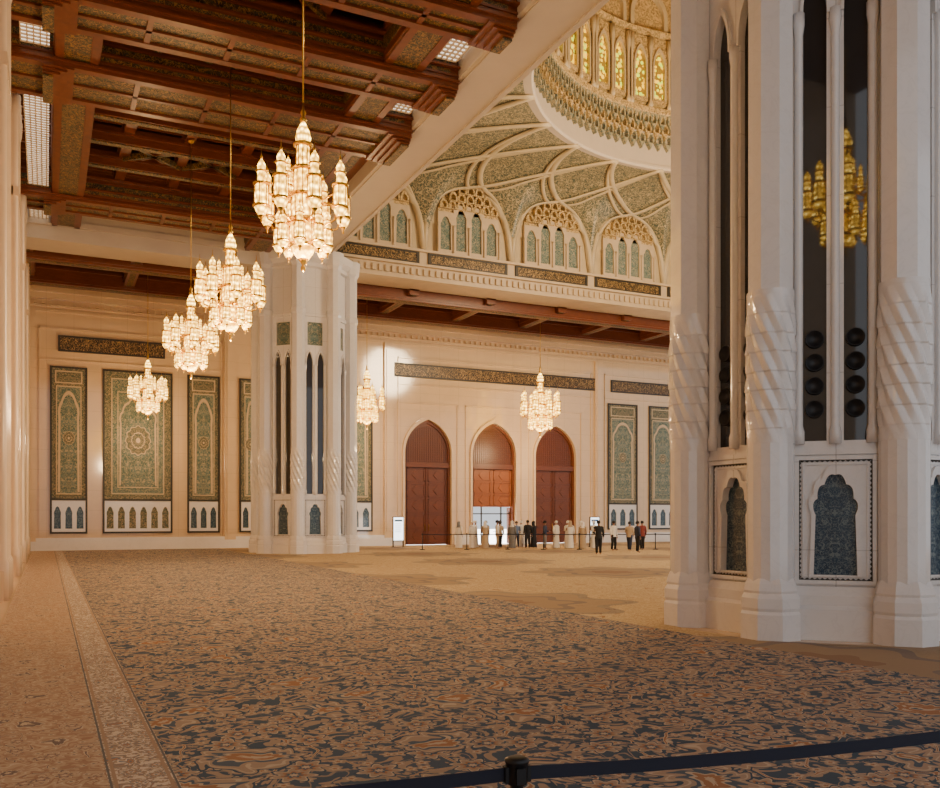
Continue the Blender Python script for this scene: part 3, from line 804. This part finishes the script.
def chandelier(x, y, sc, ztop, label, lit, zz=7.6):
    root = bpy.data.objects.new('chandelier', None); COL.objects.link(root); root.location = (x, y, zz); root.scale = (sc,) * 3
    root['label'] = label; root['category'] = 'chandelier'; root['group'] = 'crystal chandeliers'
    put('crown', ch_core, root)
    for i in range(8):
        a = 2 * PI * i / 8
        o = put('lantern', ch_lan, root, loc=(.95 * math.cos(a), .95 * math.sin(a), 1.0)); o.scale = (1.1, 1.1, 1)
        a += PI / 8
        o = put('lantern', ch_lan, root, loc=(.55 * math.cos(a), .55 * math.sin(a), .32)); o.scale = (.85, .85, .75)
        if i % 2 == 0:
            o = put('lantern', ch_lan, root, loc=(.42 * math.cos(a), .42 * math.sin(a), 1.65)); o.scale = (.6,) * 3
    r = MB(); L = (ztop - zz) / sc; r.tube([(0, 0, 3.8), (0, 0, L)], .018, 6); r.lathe([(.0, L - .15), (.12, L - .1), (.16, L)], 12)
    r.build('hanging_rod', [GOLD], root)
    if lit:
        ld = bpy.data.lights.new('chandelier_light', 'POINT'); ld.energy = lit; ld.color = (1, .66, .34); ld.shadow_soft_size = .3
        lo = bpy.data.objects.new('chandelier_light', ld); COL.objects.link(lo); lo.parent = root; lo.location = (0, 0, -.5)
for (x, y, s, zt, e, zz) in ((5.3, 2.9, 1, 17.3, 0, 8.9), (5.3, 19.8, 1, 17.3, 1000, 7.6), (5.3, 28.6, 1, 17.3, 1050, 7.6), (5.3, 37.1, 1, 17.3, 1100, 7.6), (5.27, 53.6, 1, 16.3, 650, 7.6), (31.3, 53.6, 1.32, 16.3, 900, 7.6), (18.5, 53.6, 1.1, 16.3, 750, 7.6)):
    chandelier(x, y, s, zt, 'tiered gold and crystal chandelier with ring of small lit lanterns', e, zz)
ld = bpy.data.lights.new('dome_light', 'POINT'); ld.energy = 12000; ld.color = (1, .74, .44); ld.shadow_soft_size = 2.5
lo = bpy.data.objects.new('dome_light', ld); COL.objects.link(lo); lo.location = (CX, CY, 17.0)
ld = bpy.data.lights.new('sun', 'SUN'); ld.energy = 30; ld.color = (1, .98, .95); ld.angle = .01
lo = bpy.data.objects.new('sun', ld); COL.objects.link(lo); lo.location = (30, 80, 40); lo.rotation_euler = (math.radians(-30), 0, 0)

# ------------------------------------------------------------------ people
SKIN = plain('skin', (.36, .19, .12), .6)
def evalmesh(o):
    dg = bpy.context.evaluated_depsgraph_get(); dg.update()
    me = bpy.data.meshes.new_from_object(o.evaluated_get(dg)); return me
def body_mesh(pose):
    arm, leg = pose
    V = []; E = []; R = []
    def v(p, r, par=None):
        V.append(p); R.append(r)
        if par is not None: E.append((par, len(V) - 1))
        return len(V) - 1
    pel = v((0, 0, .95), (.14, .10)); sp = v((0, 0, 1.12), (.125, .09), pel); chs = v((0, 0, 1.34), (.155, .105), sp)
    nk = v((0, 0, 1.47), (.055, .055), chs); hb = v((0, -.01, 1.54), (.055, .06), nk); hd = v((0, -.015, 1.63), (.075, .095), hb); v((0, -.005, 1.72), (.05, .06), hd)
    hands = []
    for s in (-1, 1):
        fw = arm if s > 0 else 0.0
        sh = v((s * .17, 0, 1.41), (.055, .055), chs); el = v((s * .235, .02 - .04 * fw, 1.13), (.042, .042), sh)
        wr = v((s * (.25 - .08 * fw), -.03 - .22 * fw, .90 + .18 * fw), (.028, .025), el)
        hn = v((s * (.25 - .1 * fw), -.04 - .30 * fw, .83 + .22 * fw), (.035, .018), wr); hands.append((Vector(V[hn]), (Vector(V[hn]) - Vector(V[wr])).normalized(), s))
        hp = v((s * .09, 0, .88), (.085, .085), pel); kn = v((s * .1, -.02 - leg * s * .1, .48), (.055, .055), hp)
        an = v((s * .1, .02 - leg * s * .16, .09), (.038, .038), kn); v((s * .12, -.14 - leg * s * .16, .035), (.036, .03), an)
    me = bpy.data.meshes.new('b'); me.from_pydata(V, E, [])
    o = bpy.data.objects.new('tmp', me); COL.objects.link(o)
    o.modifiers.new('s', 'SKIN')
    if not me.skin_vertices:
        bpy.context.view_layer.update()
    if me.skin_vertices:
        for i, sv in enumerate(me.skin_vertices[0].data): sv.radius = R[i]; sv.use_root = (i == 0)
    sb = o.modifiers.new('u', 'SUBSURF'); sb.levels = 1; sb.render_levels = 1
    m2 = evalmesh(o); bpy.data.objects.remove(o)
    mbx = MB(); mbx.add([tuple(q.co) for q in m2.vertices], [tuple(p.vertices) for p in m2.polygons], 0, None, True)
    for p, d, s in hands:
        for k, L in enumerate((.07, .08, .075, .06)):
            off = Vector((0, -.027 + .018 * k, 0)); q = p + off + d * .03
            mbx.tube([q, q + d * L * .55, q + d * L + Vector((-s * .015, 0, 0))], [.009, .008, .006], 6)
        q = p + Vector((0, -.03, 0)); mbx.tube([q, q + Vector((0, -.03, 0)) + d * .02, q + Vector((0, -.035, 0)) + d * .05], [.010, .009, .007], 6)
    mbx.tube([(0, -.10, 1.645), (0, -.118, 1.615)], [.008, .014], 6)
    for s in (-1, 1): mbx.lathe([(0, 0), (.018, .015), (.02, .04), (0, .055)], 6, s * .078, 0, 0, T=Matrix.Translation((0, 0, 1.6)))
    return mbx.mesh('person', [SKIN])
def oval(mbx, rows, seg=20):
    vs = []; fs = []
    for (rx, ry, z, cy) in rows:
        for i in range(seg):
            a = 2 * PI * i / seg; vs.append((rx * math.cos(a), cy + ry * math.sin(a), z))
    for k in range(len(rows) - 1):
        for i in range(seg):
            j = (i + 1) % seg; fs.append((k * seg + i, k * seg + j, (k + 1) * seg + j, (k + 1) * seg + i))
    fs.append(tuple((len(rows) - 1) * seg + i for i in range(seg)))
    mbx.add(vs, fs, 0, None, True)
def clothes(pose):
    arm, leg = pose; d = {}
    def sleeves(m):
        for s in (-1, 1):
            fw = arm if s > 0 else 0
            m.tube([(s * .13, 0, 1.42), (s * .19, 0, 1.39), (s * .24, .02 - .04 * fw, 1.13), (s * (.25 - .07 * fw), -.02 - .2 * fw, .93 + .16 * fw)], [.07, .075, .062, .05], 10)
    m = MB(); oval(m, [(.19, .14, .82, 0), (.175, .13, .95, 0), (.155, .12, 1.12, 0), (.19, .135, 1.32, 0), (.17, .11, 1.42, 0), (.07, .07, 1.48, 0)]); sleeves(m); d['shirt'] = m
    m = MB(); oval(m, [(.24, .22, .05, 0), (.23, .2, .3, 0), (.2, .16, .8, 0), (.17, .14, 1.1, 0), (.19, .135, 1.32, 0), (.17, .11, 1.42, 0), (.07, .07, 1.49, 0)]); sleeves(m); d['robe'] = m
    m = MB()
    for s in (-1, 1): m.tube([(s * .085, 0, .95), (s * .09, 0, .86), (s * .1, -.02 - leg * s * .1, .48), (s * .1, .02 - leg * s * .16, .1)], [.1, .11, .078, .06], 12)
    d['trousers'] = m
    m = MB(); oval(m, [(.088, .10, 1.60, .02), (.095, .11, 1.66, .012), (.088, .105, 1.71, 0), (.06, .07, 1.75, 0), (.02, .02, 1.765, 0)]); d['hair'] = m
    m = MB(); oval(m, [(.19, .15, 1.36, 0), (.12, .11, 1.48, .02), (.1, .115, 1.58, .035), (.105, .12, 1.66, .03), (.09, .105, 1.73, .01), (.03, .03, 1.77, 0)]); d['headscarf'] = m
    return d
POSES = [(0.0, .2), (1.0, -.3), (.5, 1.0)]
BODY = [body_mesh(p) for p in POSES]; CLO = [clothes(p) for p in POSES]
CM = {c: plain(c + '_cloth', v, .85) for c, v in dict(white=(.80, .76, .70), black=(.015, .015, .018), navy=(.03, .04, .08), grey=(.2, .2, .21), beige=(.48, .36, .24), red=(.22, .04, .03), blue=(.16, .24, .42), hairdark=(.02, .014, .01)).items()}
cache = {}
def garment(pi, kind, colr):
    key = (pi, kind, colr)
    if key not in cache: cache[key] = CLO[pi][kind].mesh(kind, [CM[colr]])
    return cache[key]
def person(x, y, pi, rz, sc, outfit, desc):
    r = put('person', BODY[pi], label=desc, category='person', group='visitors by the doors', loc=(x, y, .016), rz=rz); r.scale = (sc,) * 3
    for kind, colr in outfit: put(kind, garment(pi, kind, colr), r)
W_R = [('robe', 'white'), ('hair', 'white')]; B_R = [('robe', 'black'), ('headscarf', 'black')]
def cas(a, b): return [('shirt', a), ('trousers', b), ('hair', 'hairdark')]
LW = 'person in a long white robe and white cap, standing'
PP = [(24.16, 49.8, 0, .2, 1.0, W_R, LW),
 (24.6, 48.9, 1, 2.6, .98, [('robe', 'beige'), ('headscarf', 'white')], 'person in a beige robe with white headscarf, arm raised'),
 (25.15, 49.9, 2, 3.3, 1.0, cas('black', 'navy'), 'person in black shirt and navy trousers, stepping'),
 (25.45, 48.9, 0, 1.2, 1.02, [('shirt', 'white'), ('trousers', 'beige'), ('hair', 'hairdark')], 'person in white shirt and beige trousers, standing'),
 (26.1, 49.8, 1, 3.0, .97, cas('beige', 'black'), 'person in beige shirt and black trousers, arm forward'),
 (26.4, 48.7, 0, 2.2, 1.0, [('robe', 'grey'), ('headscarf', 'white')], 'person in grey robe and white headscarf, standing'),
 (27.2, 49.6, 2, -.4, .98, cas('blue', 'navy'), 'person in blue shirt, walking'),
 (27.35, 48.4, 0, 3.1, 1.02, cas('black', 'black'), 'person dressed in black, standing'),
 (27.9, 47.2, 1, .9, 1.0, cas('navy', 'grey'), 'person in navy shirt and grey trousers, arm forward'),
 (28.9, 47.5, 0, .3, 1.0, W_R, LW),
 (29.35, 46.6, 1, 2.9, 1.0, [('robe', 'white'), ('headscarf', 'beige')], 'person in white robe with beige headscarf'),
 (29.75, 47.5, 2, 1.9, 1.0, W_R, LW),
 (30.15, 46.4, 0, -.9, .96, [('robe', 'beige'), ('headscarf', 'white')], 'person in beige robe with white headscarf'),
 (30.55, 47.2, 0, .7, .99, [('robe', 'white'), ('headscarf', 'white')], 'person in white robe and headscarf, standing'),
 (31.05, 46.5, 1, 2.0, 1.0, W_R, 'person in a long white robe, arm forward'),
 (26.2, 38.8, 1, 2.7, 1.03, cas('black', 'black'), 'person in black clothes holding an arm forward, standing'),
 (30.1, 43.0, 0, .2, 1.0, [('shirt', 'white'), ('trousers', 'black'), ('hair', 'hairdark')], 'person in white shirt and black trousers'),
 (30.8, 42.4, 2, 2.2, .98, cas('beige', 'navy'), 'person in beige shirt, walking'),
 (29.6, 40.0, 0, 1.4, 1.0, cas('navy', 'black'), 'person in navy shirt and black trousers, standing'),
 (32.3, 43.2, 1, 3.0, 1.0, cas('red', 'black'), 'person in dark red shirt, arm forward'),
 (23.5, 50.4, 0, 2.0, .97, [('robe', 'white'), ('headscarf', 'grey')], 'person in white robe with grey headscarf'),
 (24.9, 50.9, 0, 1.0, 1.0, W_R, LW),
 (26.7, 50.9, 1, 4.0, 1.0, cas('white', 'grey'), 'person in white shirt and grey trousers, arm forward'),
 (28.3, 49.3, 0, .5, .98, B_R, 'person in black robe and headscarf, standing'),
 (28.1, 50.6, 2, 2.5, 1.0, W_R, 'person in a long white robe, stepping')]
for p in PP: person(*p)

# ------------------------------------------------------------------ stanchions
b = MB(); b.lathe([(.17, 0), (.17, .02), (.15, .035), (.04, .045), (.03, .06)], 24); stb = b.mesh('base', [BLACK])
b = MB(); b.lathe([(.027, .04), (.027, .9)], 16); stp = b.mesh('pole', [BLACK])
b = MB(); b.lathe([(.03, .885), (.045, .895), (.045, .975), (.05, .98), (.05, .992), (.035, 1.0), (.0, 1.0)], 20)
for a in range(4):
    T = Matrix.Rotation(a * PI / 2, 4, 'Z'); b.box(.04, .055, -.02, .02, .90, .965, 0, T)
sth = b.mesh('head', [BLACK])
def stanchion(x, y, tx=None, ty=None, label='black belt barrier post with navy retractable belt', grp='near belt barrier'):
    ang = math.atan2(ty - y, tx - x) if tx is not None else 0.0
    r = put('barrier_post', stp, label=label, category='barrier post', group=grp, loc=(x, y, .0185), rz=ang)
    put('base', stb, r); put('head', sth, r)
    if tx is not None:
        L = math.hypot(tx - x, ty - y); m = MB(); n = 16; vs = []; fs = []
        for i in range(n + 1):
            t = i / n; xx = .045 + (L - .10) * t; z = .932 - .08 * t * (1 - t) * L / 2.4
            vs += [(xx, -.002, z - .028), (xx, -.002, z + .028), (xx, .002, z + .028), (xx, .002, z - .028)]
        for i in range(n):
            for k in range(4):
                j = (k + 1) % 4; fs.append((i * 4 + k, i * 4 + j, i * 4 + 4 + j, i * 4 + 4 + k))
        m.add(vs, fs); m.build('belt', [NAVY], r)
stanchion(-.62, 3.55, 1.735, 3.16); stanchion(1.735, 3.16, 4.2, 2.79); stanchion(4.2, 2.79)
pts = [(20.5, 49.2), (23.0, 48.2), (25.4, 47.4), (27.2, 46.2), (29.2, 45.3), (31.2, 44.4), (33.6, 43.6), (36.4, 43.0)]
for i, (x, y) in enumerate(pts):
    t = pts[i + 1] if i + 1 < len(pts) else (None, None)
    stanchion(x, y, t[0], t[1], 'slim dark belt barrier post beside the visitors', 'visitor belt barrier')

# sign stands
def sign(x, y, w, rz, label, c1, es):
    b = MB(); b.box(-w / 2, w / 2, -.03, .03, .45, 1.95)
    r = b.build('sign_stand', [plain('panel_white', (.8, .82, .85), .4, 0, (.85, .93, 1), es)], label=label, category='sign', loc=(x, y, .016), rz=rz)
    b = MB(); b.box(-w / 2 - .03, w / 2 + .03, -.05, .05, .39, .45); b.box(-w / 2 - .03, w / 2 + .03, -.05, .05, 1.95, 2.0)
    b.box(-w / 2 - .03, -w / 2, -.05, .05, 0, 2.0); b.box(w / 2, w / 2 + .03, -.05, .05, 0, 2.0); b.box(-w / 2, w / 2, -.2, .2, 0, .03)
    b.build('frame', [GLASS], r)
    b = MB()
    for k in range(5): b.box(-w * .35, w * (.35 - .05 * (k % 3)), -.035, -.03, 1.0 + .13 * k, 1.03 + .13 * k)
    b.box(-w * .4, w * .4, -.035, -.03, 1.68, 1.82)
    b.build('print', [plain('print_ink', c1, .5)], r)
sign(20.9, 54.3, .85, .35, 'white lit notice board on a stand by the wall', (.2, .35, .5), 4)
sign(32.9, 49.2, .9, .3, 'pale blue-white information screen behind the visitors', (.08, .2, .5), 2.5)

# ------------------------------------------------------------------ world
w = bpy.data.worlds.new('world'); SC.world = w; w.use_nodes = True
bg = w.node_tree.nodes['Background']; bg.inputs[0].default_value = (.92, .95, 1.0, 1); bg.inputs[1].default_value = 1.0
